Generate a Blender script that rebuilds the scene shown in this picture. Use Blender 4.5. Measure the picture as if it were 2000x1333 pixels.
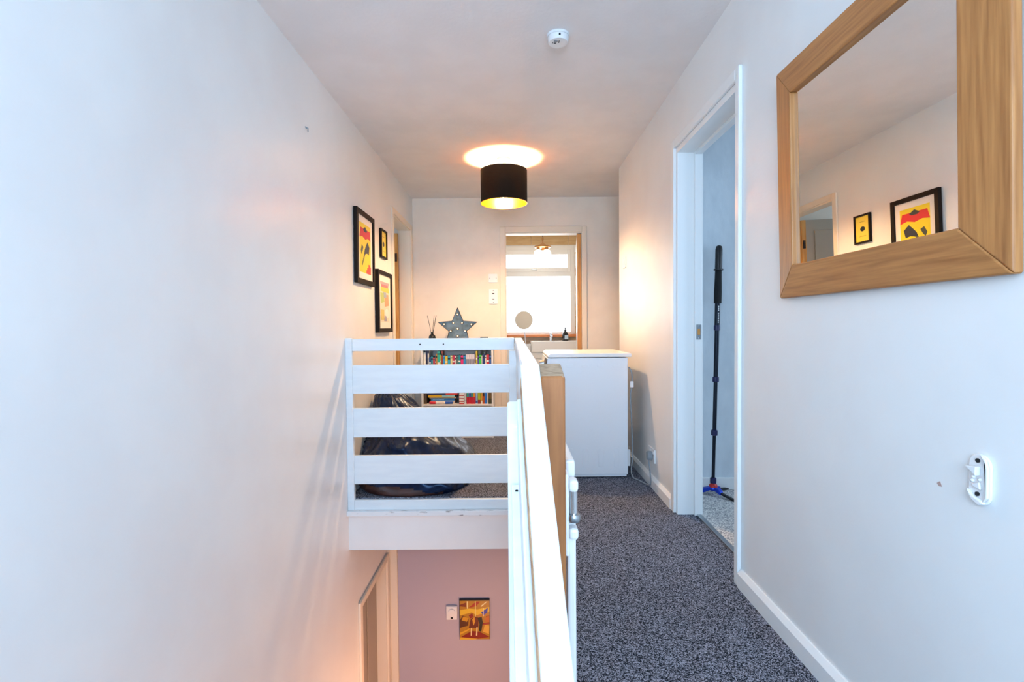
import bpy, bmesh, math, random
from mathutils import Vector, Matrix, noise
random.seed(7)
scene = bpy.context.scene
for o in list(bpy.data.objects): bpy.data.objects.remove(o)
C = scene.collection

# ------------------------------------------------------------------ camera
cam_d = bpy.data.cameras.new('camera'); cam_d.sensor_width = 36.0; cam_d.lens = 18.0
cam_d.clip_start = 0.02
cam = bpy.data.objects.new('camera', cam_d); C.objects.link(cam); scene.camera = cam
R_ = Vector((0.99995701, 0.00175703, -0.0089966)).normalized()
F_ = Vector((-0.00199927, 0.99963351, -0.02699669)).normalized()
U_ = R_.cross(F_).normalized(); R_ = F_.cross(U_)
cam.matrix_world = Matrix(((R_.x, U_.x, -F_.x, 0.0), (R_.y, U_.y, -F_.y, 0.0), (R_.z, U_.z, -F_.z, 1.03), (0, 0, 0, 1)))

# ------------------------------------------------------------------ world, exposure, daylight at the windows
w = bpy.data.worlds.new('sky'); scene.world = w; w.use_nodes = True
w.node_tree.nodes['Background'].inputs[0].default_value = (0.78, 0.88, 1.0, 1)
w.node_tree.nodes['Background'].inputs[1].default_value = 1.5
vs = scene.view_settings
vs.view_transform = 'Standard'; vs.look = 'None'; vs.gamma = 1.0; vs.use_curve_mapping = False
vs.exposure = 0.86

def area(name, loc, direction, sx, sy, power, col):
    d = bpy.data.lights.new(name, 'AREA'); d.shape = 'RECTANGLE'; d.size = sx; d.size_y = sy; d.energy = power; d.color = col
    o = bpy.data.objects.new(name, d); C.objects.link(o); o.location = loc
    o.rotation_euler = Vector(direction).to_track_quat('-Z', 'Y').to_euler()
    return o
DAY = (0.47, 0.71, 1.0)
area('stair_window_daylight', (-0.05, -1.56, 1.45), (0, 1, 0), 1.5, 1.3, 50, DAY)
area('bedroom_window_daylight', (3.56, 2.0, 1.4), (-1, 0, 0), 1.4, 1.2, 12, DAY)
area('side_room_window_daylight', (-3.36, 4.3, 1.5), (1, 0, 0), 1.0, 1.0, 9, DAY)

# ------------------------------------------------------------------ helpers
def lin(c):
    if isinstance(c, str):
        c = [int(c[i:i+2], 16) / 255 for i in (0, 2, 4)]
    return tuple((v / 12.92 if v <= 0.04045 else ((v + 0.055) / 1.055) ** 2.4) for v in c)

MATS = {}
def mat(name, col, rough=0.5, metal=0.0, col2=None, nscale=40.0, stretch=(1, 1, 1), lo=0.4, hi=0.6, detail=4.0,
        bump=0.0, bscale=None, coat=0.0, emit=None, estr=0.0, trans=0.0, spec=None, bdist=0.01, alpha=1.0):
    m = bpy.data.materials.new(name); m.use_nodes = True; MATS[name] = m
    nt = m.node_tree; b = nt.nodes['Principled BSDF']
    b.inputs['Base Color'].default_value = (*lin(col), 1); b.inputs['Roughness'].default_value = rough
    b.inputs['Metallic'].default_value = metal
    if spec is not None: b.inputs['Specular IOR Level'].default_value = spec
    if coat: b.inputs['Coat Weight'].default_value = coat; b.inputs['Coat Roughness'].default_value = 0.12
    if trans: b.inputs['Transmission Weight'].default_value = trans
    if alpha < 1: b.inputs['Alpha'].default_value = alpha
    if emit: b.inputs['Emission Color'].default_value = (*lin(emit), 1); b.inputs['Emission Strength'].default_value = estr
    if col2 or bump:
        tc = nt.nodes.new('ShaderNodeTexCoord'); mp = nt.nodes.new('ShaderNodeMapping'); mp.inputs['Scale'].default_value = stretch
        nt.links.new(tc.outputs['Object'], mp.inputs['Vector'])
        def ns(s):
            n = nt.nodes.new('ShaderNodeTexNoise'); n.inputs['Scale'].default_value = s; n.inputs['Detail'].default_value = detail
            nt.links.new(mp.outputs['Vector'], n.inputs['Vector']); return n
        if col2:
            n = ns(nscale); r = nt.nodes.new('ShaderNodeValToRGB')
            r.color_ramp.elements[0].position = lo; r.color_ramp.elements[1].position = hi
            r.color_ramp.elements[0].color = (*lin(col), 1); r.color_ramp.elements[1].color = (*lin(col2), 1)
            nt.links.new(n.outputs['Fac'], r.inputs['Fac']); nt.links.new(r.outputs['Color'], b.inputs['Base Color'])
        if bump:
            n2 = ns(bscale or nscale); bp = nt.nodes.new('ShaderNodeBump'); bp.inputs['Strength'].default_value = bump
            bp.inputs['Distance'].default_value = bdist
            nt.links.new(n2.outputs['Fac'], bp.inputs['Height']); nt.links.new(bp.outputs['Normal'], b.inputs['Normal'])
    return m

WALL = mat('satin_wall_paint', 'ECECEA', 0.36, col2='E9E8E6', nscale=3, bump=0.12, bscale=90, bdist=0.002)
CEIL = mat('ceiling_paint', 'EFEBE9', 0.75, col2='EBE7E5', nscale=5, bump=0.2, bscale=60, bdist=0.003)
PEACH = mat('lower_hall_paint', 'B8AFBE', 0.5, bump=0.1, bscale=90, bdist=0.002)
PLASTER = mat('back_wall_paint', 'F1E6D8', 0.7, col2='EDE2D4', nscale=6, bump=0.15, bscale=110, bdist=0.002)
BEDWALL = mat('embossed_wallpaper', 'D5DEE4', 0.75, col2='CBD5DC', nscale=18, stretch=(1, 1, 0.5), lo=0.3, hi=0.7, bump=0.6, bscale=22, bdist=0.006)
TRIMW = mat('white_gloss_trim', 'EDEFEE', 0.28, bump=0.05, bscale=30, bdist=0.002)
RAILW = mat('painted_timber', 'EAF0F2', 0.35, col2='E6ECEF', nscale=6, stretch=(1, 6, 6), bump=0.1, bscale=30, bdist=0.002)
LEDGE = mat('chipped_ledge_paint', 'E6E9EA', 0.5, col2='6E6A68', nscale=14, stretch=(1, 5, 5), lo=0.62, hi=0.70, detail=8)
WORN = mat('rail_edge_bare_wood', 'C79F7C', 0.6, col2='A87B57', nscale=12, stretch=(6, 1, 6))
def carpet(name, dark, light, scale, lo, hi):
    m = mat(name, dark, 0.95, spec=0.1, bump=0.3, nscale=scale*0.6, bdist=0.004); nt = m.node_tree
    tc = nt.nodes.new('ShaderNodeTexCoord'); v = nt.nodes.new('ShaderNodeTexVoronoi'); v.inputs['Scale'].default_value = scale
    sp_ = nt.nodes.new('ShaderNodeSeparateColor'); r = nt.nodes.new('ShaderNodeValToRGB')
    r.color_ramp.elements[0].position = lo; r.color_ramp.elements[1].position = hi
    r.color_ramp.elements[0].color = (*lin(dark), 1); r.color_ramp.elements[1].color = (*lin(light), 1)
    nt.links.new(tc.outputs['Object'], v.inputs['Vector']); nt.links.new(v.outputs['Color'], sp_.inputs[0])
    nt.links.new(sp_.outputs[0], r.inputs['Fac']); nt.links.new(r.outputs['Color'], nt.nodes['Principled BSDF'].inputs['Base Color'])
    return m
CARPET = carpet('charcoal_fleck_carpet', '171B23', 'A4AABC', 330, 0.32, 1.05)
CARPET2 = carpet('light_fleck_carpet', '74777E', 'E6E3DE', 190, 0.0, 0.8)
CREAM = mat('cream_gloss_trim', 'EBDDC9', 0.4, bump=0.05, bscale=30, bdist=0.002)
PINE = mat('pine_door_edge', 'D59B52', 0.5, col2='B97A33', nscale=9, stretch=(5, 5, 0.6), lo=0.35, hi=0.7)
SILLW = mat('orange_pine_sill', 'D08140', 0.4, col2='A9571F', nscale=10, stretch=(0.6, 6, 6), lo=0.35, hi=0.75)
POSTW = mat('bare_newel_timber', 'B0703C', 0.6, col2='90562A', nscale=9, stretch=(5, 5, 0.5), lo=0.3, hi=0.7, bump=0.1)
ENDG = mat('weathered_end_grain', 'B79C80', 0.75, col2='86694F', nscale=60, stretch=(1, 3, 1), lo=0.45, hi=0.75)
def frame_wood(nm, st):
    return mat(nm, 'C08349', 0.42, col2='92592B', nscale=9, stretch=st, lo=0.3, hi=0.8, detail=10, bump=0.12, bscale=12, bdist=0.003)
OAKH = frame_wood('mirror_timber_along', (12, 0.6, 12)); OAKV = frame_wood('mirror_timber_upright', (12, 12, 0.6))
MIRR = mat('mirror_glass', 'F2F2EE', 0.0, 1.0)
BLACKF = mat('black_frame_lacquer', '1A100A', 0.55, spec=0.15)
MATB = mat('picture_mount_board', 'EFE9E0', 0.6)
BLK = mat('black_plastic', '101316', 0.4); BLK2 = mat('black_foam', '0C0E10', 0.8)
WPLA = mat('white_plastic', 'ECECEC', 0.35); GPLA = mat('grey_plastic', '8C949B', 0.5)
DARKH = mat('dark_hole', '151515', 0.8)
CHR = mat('chrome', 'D8DADC', 0.12, 1.0); STEEL = mat('brushed_steel', 'A8AEB2', 0.35, 1.0)
APPL = mat('appliance_enamel', 'E9EEF4', 0.3); APPT = mat('appliance_lid', 'F4F2F0', 0.3)
CERAM = mat('white_ceramic', 'F2EDE6', 0.15)
UPVC = mat('white_upvc', 'EFE9DF', 0.3)
TILE = mat('wood_look_tile', 'C9A878', 0.35, col2='B8935F', nscale=6, stretch=(1, 3, 6), lo=0.3, hi=0.7, detail=6)
GOLD = mat('gold_lining', 'E0A030', 0.28, 1.0); SHADE = mat('dark_shade_fabric', '1A0F06', 0.8, spec=0.2, bump=0.2, bscale=300, bdist=0.001)
BULB = mat('lit_bulb', 'FFFFFF', 0.4, emit='FFD29A', estr=570)
GLOBE = mat('lit_globe', 'FFF6DC', 0.3, emit='FFE6B0', estr=7)
GLASSP = mat('frosted_pane_daylight', 'F2F6FA', 0.3, emit='F4F8FF', estr=2.6)
LEATH = mat('navy_leatherette', '07142E', 0.27, col2='0C1C3C', nscale=30, bump=0.25, bscale=220, bdist=0.002)
LEATH.node_tree.nodes['Principled BSDF'].inputs['Specular Tint'].default_value = (0.45, 0.66, 1.0, 1)  # blue daylight sheen on the bag put into the specular colour
BROWNL = mat('brown_leatherette', '45231B', 0.4, col2='32160F', nscale=12, bump=0.25, bscale=220, bdist=0.002)
ZINC = mat('weathered_zinc', '76858A', 0.5, 0.75, col2='55605F', nscale=14, lo=0.35, hi=0.7)
RUST = mat('rusty_rim', '4A3527', 0.6, 0.5, col2='2F2019', nscale=30)
STARB = mat('warm_led', 'FFE6CC', 0.3, emit='FFC890', estr=1.5)
BOOKW = mat('white_bookcase_laminate', 'EDEAE6', 0.45)
PAGES = mat('book_pages', 'E8DFCB', 0.8)
BLUEM = mat('blue_anodised', '1740C0', 0.3, 0.4); REDM = mat('red_collar', 'C0201E', 0.4)
TUBE = mat('monopod_tube', '101A28', 0.3, 0.5)
DOORP = mat('grey_tan_door_paint', 'A49A8C', 0.5)
GLS = mat('clear_glass', 'FFFFFF', 0.02, trans=1.0)
BGLS = mat('dark_bottle_glass', '0E1116', 0.12)
RUSTCHIP = mat('plaster_chip', 'B79A92', 0.8)

def new(name, bm, m, parent=None, local=False, bevel=0.0, seg=2, smooth=0.0):
    me = bpy.data.meshes.new(name)
    bmesh.ops.recalc_face_normals(bm, faces=bm.faces[:])
    if parent and not local:
        r = parent
        while r.parent: r = r.parent
        bmesh.ops.translate(bm, verts=bm.verts[:], vec=-Vector(r.location))
    bm.to_mesh(me); bm.free()
    for x in (m if isinstance(m, (list, tuple)) else [m]): me.materials.append(x)
    if smooth:
        for p in me.polygons: p.use_smooth = True
        me.set_sharp_from_angle(angle=math.radians(smooth))
    o = bpy.data.objects.new(name, me); C.objects.link(o)
    if parent: o.parent = parent
    if bevel:
        b = o.modifiers.new('edge', 'BEVEL'); b.width = bevel; b.segments = seg; b.limit_method = 'ANGLE'; b.angle_limit = math.radians(40)
    return o
def thing(name, label, cat, loc, group=None, rot=None):
    o = bpy.data.objects.new(name, None); C.objects.link(o); o.location = loc; o.empty_display_size = 0.05
    if rot: o.rotation_euler = rot
    return tag(o, label, cat, group)
def tag(o, label, cat=None, group=None):
    o['label'] = label
    if cat: o['category'] = cat
    if group: o['group'] = group
    return o
def struct(o, label=None):
    o['kind'] = 'structure'
    if label: o['label'] = label
    return o
def bx(bm, x0, x1, y0, y1, z0, z1):
    v = [bm.verts.new(p) for p in ((x0,y0,z0),(x1,y0,z0),(x1,y1,z0),(x0,y1,z0),(x0,y0,z1),(x1,y0,z1),(x1,y1,z1),(x0,y1,z1))]
    fs = [bm.faces.new([v[i] for i in q]) for q in ((0,3,2,1),(4,5,6,7),(0,1,5,4),(1,2,6,5),(2,3,7,6),(3,0,4,7))]
    return fs
def boxes(*bs):
    bm = bmesh.new()
    for b in bs: bx(bm, *b)
    return bm
def box(name, b, m, parent=None, bevel=0.0, **k): return new(name, boxes(b), m, parent, bevel=bevel, **k)
def basis(d):
    d = Vector(d).normalized(); a = Vector((0, 0, 1)) if abs(d.z) < 0.9 else Vector((1, 0, 0))
    x = d.cross(a).normalized(); return x, d.cross(x).normalized(), d
def cyl(bm, p0, p1, r0, r1=None, n=20, cap=True):
    r1 = r0 if r1 is None else r1; p0, p1 = Vector(p0), Vector(p1); x, y, d = basis(p1 - p0)
    a = [bm.verts.new(p0 + (x*math.cos(t) + y*math.sin(t))*r0) for t in (2*math.pi*i/n for i in range(n))]
    b = [bm.verts.new(p1 + (x*math.cos(t) + y*math.sin(t))*r1) for t in (2*math.pi*i/n for i in range(n))]
    for i in range(n): bm.faces.new((a[i], a[(i+1) % n], b[(i+1) % n], b[i]))
    if cap: bm.faces.new(a[::-1]); bm.faces.new(b)
    return bm
def lathe(bm, prof, c, axis=(0, 0, 1), n=32):
    c = Vector(c); x, y, d = basis(axis); rings = []
    for r, h in prof:
        if r < 1e-6: rings.append([bm.verts.new(c + d*h)])
        else: rings.append([bm.verts.new(c + d*h + (x*math.cos(2*math.pi*i/n) + y*math.sin(2*math.pi*i/n))*r) for i in range(n)])
    for A, B in zip(rings, rings[1:]):
        for i in range(n):
            j = (i+1) % n
            if len(A) == 1 and len(B) > 1: bm.faces.new((A[0], B[i], B[j]))
            elif len(B) == 1 and len(A) > 1: bm.faces.new((A[i], A[j], B[0]))
            elif len(A) > 1: bm.faces.new((A[i], A[j], B[j], B[i]))
    return bm
def tube(bm, pts, r, n=10):
    pts = [Vector(p) for p in pts]; rings = []; up = None
    for i, p in enumerate(pts):
        d = (pts[min(i+1, len(pts)-1)] - pts[max(i-1, 0)]).normalized()
        if up is None: x, y, _ = basis(d)
        else:
            x = (up - d*up.dot(d)).normalized(); y = d.cross(x)
        up = x
        rings.append([bm.verts.new(p + (x*math.cos(2*math.pi*k/n) + y*math.sin(2*math.pi*k/n))*r) for k in range(n)])
    for A, B in zip(rings, rings[1:]):
        for k in range(n): bm.faces.new((A[k], A[(k+1) % n], B[(k+1) % n], B[k]))
    bm.faces.new(rings[0][::-1]); bm.faces.new(rings[-1]); return bm
def spline(pts, k=8):
    out = []; P = [Vector(p) for p in pts]
    for i in range(len(P)-1):
        a, b, c, d = P[max(i-1, 0)], P[i], P[i+1], P[min(i+2, len(P)-1)]
        for j in range(k):
            t = j/k; out.append(0.5*((2*b) + (c-a)*t + (2*a-5*b+4*c-d)*t*t + (3*b-a-3*c+d)*t**3))
    return out + [P[-1]]
def prism(bm, pts, fn, d0, d1):
    """polygon pts (u,v) swept from d0 to d1; fn(u,v,d) -> xyz"""
    a = [bm.verts.new(fn(u, v, d0)) for u, v in pts]; b = [bm.verts.new(fn(u, v, d1)) for u, v in pts]; n = len(pts)
    f = [bm.faces.new(a[::-1]), bm.faces.new(b)]
    for i in range(n): f.append(bm.faces.new((a[i], a[(i+1) % n], b[(i+1) % n], b[i])))
    return f
def rounded(w, h, r, n=6):
    pts = []
    for cx, cy, a0 in ((w/2-r, h/2-r, 0), (-w/2+r, h/2-r, 90), (-w/2+r, -h/2+r, 180), (w/2-r, -h/2+r, 270)):
        for i in range(n+1):
            a = math.radians(a0 + 90*i/n); pts.append((cx + r*math.cos(a), cy + r*math.sin(a)))
    return pts

XL, XR, ZC, YB, GF = -1.005, 0.89, 2.336, 5.20, -2.75

# ================================================================== the setting
struct(new('floor', boxes((0.07, XR+0.0, 0.86, 3.09, -0.333, 0), (XR, 0.995, 2.02, 2.79, -0.333, 0), (XL, XR, 3.09, YB, -0.312, 0), (XR, 2.2, 4.28, YB, -0.333, 0)), CARPET))
struct(box('floor_bedroom', (0.995, 3.6, 0.4, 3.3, -0.333, 0.0), CARPET2))
struct(box('floor_bathroom', (-0.9, 1.3, YB, 7.4, -0.333, -0.002), BOOKW))
struct(box('floor_side_room', (-3.4, XL, 3.2, 5.4, -0.333, 0.0), CARPET2))
struct(box('floor_lower_hall', (-1.2, 1.1, -1.7, 4.2, GF-0.1, GF), CARPET))
struct(box('ceiling', (-3.5, 3.7, -1.75, 7.5, ZC, ZC+0.1), CEIL))
# left wall, upper storey and lower storey
L0 = XL - 0.1
struct(new('wall_left', boxes((L0, XL, -1.7, 4.33, -0.333, ZC), (L0, XL, 4.33, 5.07, 2.005, ZC), (L0, XL, 5.07, YB, -0.333, ZC), (L0, XL, 4.33, 5.07, -0.333, -0.001)), WALL))
struct(new('wall_lower_left', boxes((L0, XL, -1.7, 3.27, GF, -0.333), (L0, XL, 3.27, 3.93, -0.77, -0.333), (L0, XL, 3.93, 4.2, GF, -0.333)), WALL))
struct(new('wall_right', boxes((XR, XR+0.12, -1.7, 2.03, GF, ZC), (XR, XR+0.12, 2.03, 2.78, 1.985, ZC), (XR, XR+0.12, 2.78, 4.28, -0.333, ZC), (XR, XR+0.12, 2.03, 4.28, GF, -0.333)), WALL))
struct(new('wall_back', boxes((L0, -0.075, YB, YB+0.12, 0, ZC), (0.70, 2.2, YB, YB+0.12, 0, ZC), (-0.075, 0.70, YB, YB+0.12, 1.99, ZC)), PLASTER))
struct(new('wall_recess', boxes((XR+0.12, 2.3, 4.18, 4.28, 0, ZC), (2.2, 2.3, 4.28, YB+0.12, 0, ZC)), WALL))
struct(new('wall_stair_end', boxes((L0, -0.8, -1.7, -1.58, GF, ZC), (0.7, XR+0.12, -1.7, -1.58, GF, ZC), (-0.8, 0.7, -1.7, -1.58, GF, 0.8), (-0.8, 0.7, -1.7, -1.58, 2.1, ZC)), WALL))
struct(box('wall_lower_end', (-1.1, 1.0, 4.08, 4.2, GF, -0.333), PEACH))
struct(box('wall_under_landing', (0.07, 0.15, 0.86, 3.13, GF, -0.333), WALL))
struct(new('wall_bedroom', boxes((XR+0.12, 3.6, 3.20, 3.3, 0, ZC), (XR+0.12, 3.6, 0.4, 0.5, 0, ZC), (3.5, 3.6, 0.5, 1.3, 0, ZC), (3.5, 3.6, 2.7, 3.2, 0, ZC), (3.5, 3.6, 1.3, 2.7, 0, 0.8), (3.5, 3.6, 1.3, 2.7, 2.0, ZC)), BEDWALL))
struct(new('wall_side_room', boxes((-3.4, L0, 3.2, 3.3, 0, ZC), (-3.4, L0, 5.3, 5.4, 0, ZC), (-3.4, -3.3, 3.3, 5.3, 0, 1.0), (-3.4, -3.3, 3.3, 5.3, 2.0, ZC), (-3.4, -3.3, 3.3, 3.8, 1, 2), (-3.4, -3.3, 4.8, 5.3, 1, 2)), PLASTER))
# bathroom shell
wb = struct(new('wall_bathroom', boxes((-0.9, -0.8, YB+0.12, 7.4, 0, ZC), (1.2, 1.3, YB+0.12, 7.4, 0, ZC), (-0.8, 1.2, 7.31, 7.43, 0, 0.89), (-0.8, 1.2, 7.31, 7.43, 2.19, ZC), (-0.8, -0.55, 7.31, 7.43, 0.89, 2.19), (0.885, 1.2, 7.31, 7.43, 0.89, 2.19)), BOOKW))
for zz0, zz1 in ((2.193, 2.334), (0.60, 0.888)):
    for i in range(4):
        x0 = -0.79 + i*0.53 - 0.0
        x1 = min(x0 + 0.527, 1.195)
        box('tile', (x0, x1, 7.30, 7.312, zz0, zz1), TILE, wb)
for zz0, zz1 in ((0.891, 1.19), (1.193, 1.49), (1.493, 1.79), (1.793, 2.09)):
    box('tile', (0.888, 1.195, 7.30, 7.312, zz0, zz1), TILE, wb); box('tile', (-0.79, -0.553, 7.30, 7.312, zz0, zz1), TILE, wb)
# stairs under the camera: upper flight down from the landing towards the window, lower flight back under the landing
bm = bmesh.new()
for i in range(4): bx(bm, 0.0, XR, 0.86-0.24*(i+1), 0.86-0.24*i, GF, -0.19*(i+1))
bx(bm, XL, XR, -1.58, -0.1, GF, -0.95)
for i in range(9): bx(bm, XL, 0.0, -0.1+0.25*i, -0.1+0.25*(i+1), GF, -0.95-0.18*(i+1))
struct(new('stairs', bm, CARPET))

# ---- trims: skirtings, architraves, linings, landing edge
SK = ((-1.0, 1.985), (2.85, 4.28))
bsk = bmesh.new()
for y0, y1 in SK:
    y0 = max(y0, 0.86)
    prism(bsk, [(0, 0), (0.018, 0), (0.018, 0.055), (0.006, 0.072), (0, 0.072)], lambda u, v, d: (XR-u, d, v), y0, y1)
struct(new('baseboard_right', bsk, TRIMW))
struct(box('baseboard_bedroom', (XR+0.12, 3.5, 3.182, 3.2, 0, 0.075), TRIMW, bevel=0.003))
struct(new('baseboard_back', boxes((XL, -0.13, YB-0.018, YB, 0, 0.075), (0.76, 2.2, YB-0.018, YB, 0, 0.075)), CREAM))
# bedroom doorway
d1 = struct(new('door_1', boxes((XR-0.002, XR+0.135, 2.765, 2.80, 0, 1.985), (XR-0.002, XR+0.135, 2.015, 2.045, 0, 1.985), (XR-0.002, XR+0.135, 2.045, 2.765, 1.955, 1.985)), TRIMW))
new('door_stop', boxes((0.975, 1.012, 2.745, 2.766, 0, 1.955), (0.975, 1.012, 2.044, 2.058, 0, 1.955), (0.975, 1.012, 2.058, 2.745, 1.94, 1.956)), TRIMW, d1, bevel=0.002)
new('architrave', boxes((XR-0.016, XR, 2.79, 2.845, 0, 2.03), (XR-0.016, XR, 1.99, 2.025, 0, 2.03), (XR-0.016, XR, 2.025, 2.79, 1.985, 2.03)), TRIMW, d1, bevel=0.004)
sp = new('strike_plate', boxes((0.982, 1.008, 2.7425, 2.7455, 0.955, 1.035)), STEEL, d1)
new('latch_hole', boxes((0.988, 1.002, 2.7415, 2.743, 0.98, 1.012)), PINE, sp)
bm = bmesh.new(); [cyl(bm, (0.995, 2.7425, z), (0.995, 2.741, z), 0.004, n=8) for z in (0.963, 1.027)]
new('screw', bm, CHR, sp)
struct(box('trim_threshold', (0.985, 1.01, 2.045, 2.765, 0, 0.008), STEEL, bevel=0.002))
# side-room doorway in the left wall, with its leaf standing open
d2 = struct(new('door_2', boxes((L0-0.01, XL+0.002, 4.33, 4.345, 0, 2.0), (L0-0.01, XL+0.002, 5.055, 5.07, 0, 2.0), (L0-0.01, XL+0.002, 4.345, 5.055, 1.985, 2.005)), CREAM))
new('architrave', boxes((XL, XL+0.014, 4.28, 4.335, 0, 2.045), (XL, XL+0.014, 5.065, 5.12, 0, 2.045), (XL, XL+0.014, 4.335, 5.065, 1.995, 2.045)), CREAM, d2, bevel=0.004)
lf = box('door_leaf', (-1.86, -1.158, 5.015, 5.05, 0.01, 1.955), DOORP, d2, bevel=0.002)
new('raised_panel', boxes((-1.78, -1.55, 5.008, 5.016, 0.2, 0.85), (-1.78, -1.55, 5.008, 5.016, 1.0, 1.85), (-1.47, -1.24, 5.008, 5.016, 0.2, 0.85), (-1.47, -1.24, 5.008, 5.016, 1.0, 1.85)), DOORP, lf, bevel=0.004)
box('lipping', (-1.158, -1.117, 5.012, 5.05, 0.01, 1.955), PINE, d2, bevel=0.001)
h = box('hinge', (-1.148, -1.128, 5.008, 5.013, 1.68, 1.76), RUST, d2); cylm = cyl(bmesh.new(), (-1.128, 5.008, 1.68), (-1.128, 5.008, 1.76), 0.005, n=10); new('hinge_pin', cylm, RUST, h)
# bathroom doorway, leaf open inwards
d3 = struct(new('door_3', boxes((-0.08, -0.062, YB-0.002, YB+0.125, 0, 1.985), (0.70, 0.712, YB-0.002, YB+0.125, 0, 1.985), (-0.062, 0.70, YB-0.002, YB+0.125, 1.975, 1.995)), CREAM))
new('architrave', boxes((-0.125, -0.07, YB-0.016, YB, 0, 2.045), (0.705, 0.752, YB-0.016, YB, 0, 2.045), (-0.07, 0.705, YB-0.016, YB, 1.985, 2.045)), CREAM, d3, bevel=0.004)
bm = bmesh.new(); prism(bm, [(0.660, 5.255), (0.699, 5.255), (0.778, 5.98), (0.738, 5.98)], lambda u, v, d: (u, v, d), 0.01, 1.968)
new('door_leaf', bm, TRIMW, d3, bevel=0.001)
box('lipping', (0.659, 0.6995, 5.212, 5.255, 0.01, 1.968), PINE, d3, bevel=0.001)
# lower hall doorway
d4 = struct(new('door_4', boxes((L0-0.01, XL+0.002, 3.27, 3.288, GF, -0.77), (L0-0.01, XL+0.002, 3.912, 3.93, GF, -0.77), (L0-0.01, XL+0.002, 3.288, 3.912, -0.788, -0.77)), CREAM))
new('architrave', boxes((XL, XL+0.016, 3.225, 3.275, GF, -0.73), (XL, XL+0.016, 3.925, 3.975, GF, -0.73), (XL, XL+0.016, 3.275, 3.925, -0.775, -0.73)), CREAM, d4, bevel=0.004)
lf = box('door_leaf', (L0-0.005, L0+0.03, 3.29, 3.905, GF, -0.79), DOORP, d4)
new('raised_panel', boxes((L0+0.03, L0+0.038, 3.36, 3.56, GF+1.0, -0.9), (L0+0.03, L0+0.038, 3.64, 3.84, GF+1.0, -0.9)), DOORP, lf, bevel=0.003)
struct(box('trim_corner', (XL, -0.945, 4.045, 4.08, GF, -0.333), CREAM, bevel=0.003))
# landing edge
struct(box('trim_fascia', (XL, 0.0, 3.068, 3.09, -0.313, -0.09), WALL))
struct(box('trim_ledge', (XL, 0.02, 3.032, 3.089, -0.096, -0.066), LEDGE, bevel=0.003))

# bathroom window
wn = struct(new('window_1', boxes((-0.55, -0.49, 7.33, 7.40, 0.905, 2.19), (0.825, 0.885, 7.33, 7.40, 0.905, 2.19), (-0.49, 0.825, 7.33, 7.40, 2.125, 2.19), (-0.49, 0.825, 7.33, 7.40, 0.905, 0.955), (-0.49, 0.825, 7.33, 7.40, 1.75, 1.82)), UPVC))
new('opening_sash', boxes((-0.49, -0.44, 7.315, 7.38, 1.815, 2.13), (0.785, 0.83, 7.315, 7.38, 1.815, 2.13), (-0.44, 0.785, 7.315, 7.38, 2.06, 2.13), (-0.44, 0.785, 7.315, 7.38, 1.815, 1.872)), UPVC, wn, bevel=0.004)
box('pane', (-0.49, 0.825, 7.362, 7.37, 0.955, 1.75), GLASSP, wn); box('pane', (-0.44, 0.785, 7.352, 7.36, 1.872, 2.06), GLASSP, wn)
hd = new('window_handle', boxes((0.27, 0.345, 7.29, 7.302, 1.838, 1.852), (0.33, 0.345, 7.30, 7.316, 1.832, 1.858)), STEEL, wn, bevel=0.003)
struct(box('trim_sill', (-0.56, 0.90, 7.19, 7.345, 0.885, 0.925), SILLW, bevel=0.008))
# window over the stairs behind the viewpoint, bedroom and side-room windows
for nm, fr in (('window_2', (('x', -0.8, 0.7, -1.68, -1.62, 0.8, 2.1))), ('window_3', ('y', 1.3, 2.7, 3.57, 3.6, 0.8, 2.0)), ('window_4', ('y', 3.8, 4.8, -3.4, -3.37, 1.0, 2.0))):
    ax, a0, a1, b0, b1, z0, z1 = fr; m_ = (a0+a1)/2
    def mk(u0, u1, v0, v1): return (u0, u1, b0, b1, v0, v1) if ax == 'x' else (b0, b1, u0, u1, v0, v1)
    struct(new(nm, boxes(mk(a0, a0+0.06, z0, z1), mk(a1-0.06, a1, z0, z1), mk(a0+0.06, a1-0.06, z0, z0+0.06), mk(a0+0.06, a1-0.06, z1-0.06, z1), mk(m_-0.03, m_+0.03, z0+0.06, z1-0.06)), UPVC))

# ================================================================== balustrade
bal = thing('stair_balustrade', 'white painted slatted timber balustrade around the open stairwell', 'balustrade', (0.0, 3.07, -0.066))
RY0, RY1 = 3.10, 3.135
box('wall_post', (XL, -0.965, 3.058, 3.088, -0.066, 0.973), RAILW, bal, bevel=0.003)
tr = box('top_rail', (-0.965, 0.008, 3.062, 3.088, 0.894, 0.967), RAILW, bal, bevel=0.004)
for x in (-0.557, -0.417): new('screw_hole', cyl(bmesh.new(), (x, 3.0625, 0.932), (x, 3.0610, 0.932), 0.0045, n=10), DARKH, tr)
for z0, z1 in ((0.637, 0.809), (0.374, 0.550), (0.089, 0.262)):
    box('slat', (-0.966, -0.002, 3.068, 3.088, z0, z1), RAILW, bal, bevel=0.002)
box('bottom_rail', (-0.965, -0.026, 3.060, 3.088, -0.066, -0.006), RAILW, bal, bevel=0.003)
for z in (0.93, 0.76, 0.58, 0.46, 0.30, 0.18, 0.02): new('screw_plug', cyl(bmesh.new(), (-0.985, 3.0582, z), (-0.985, 3.0570, z), 0.006, n=10), RAILW, bal)
box('corner_post', (-0.026, 0.02, 3.056, 3.088, -0.066, 0.89), RAILW, bal, bevel=0.004)
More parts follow.
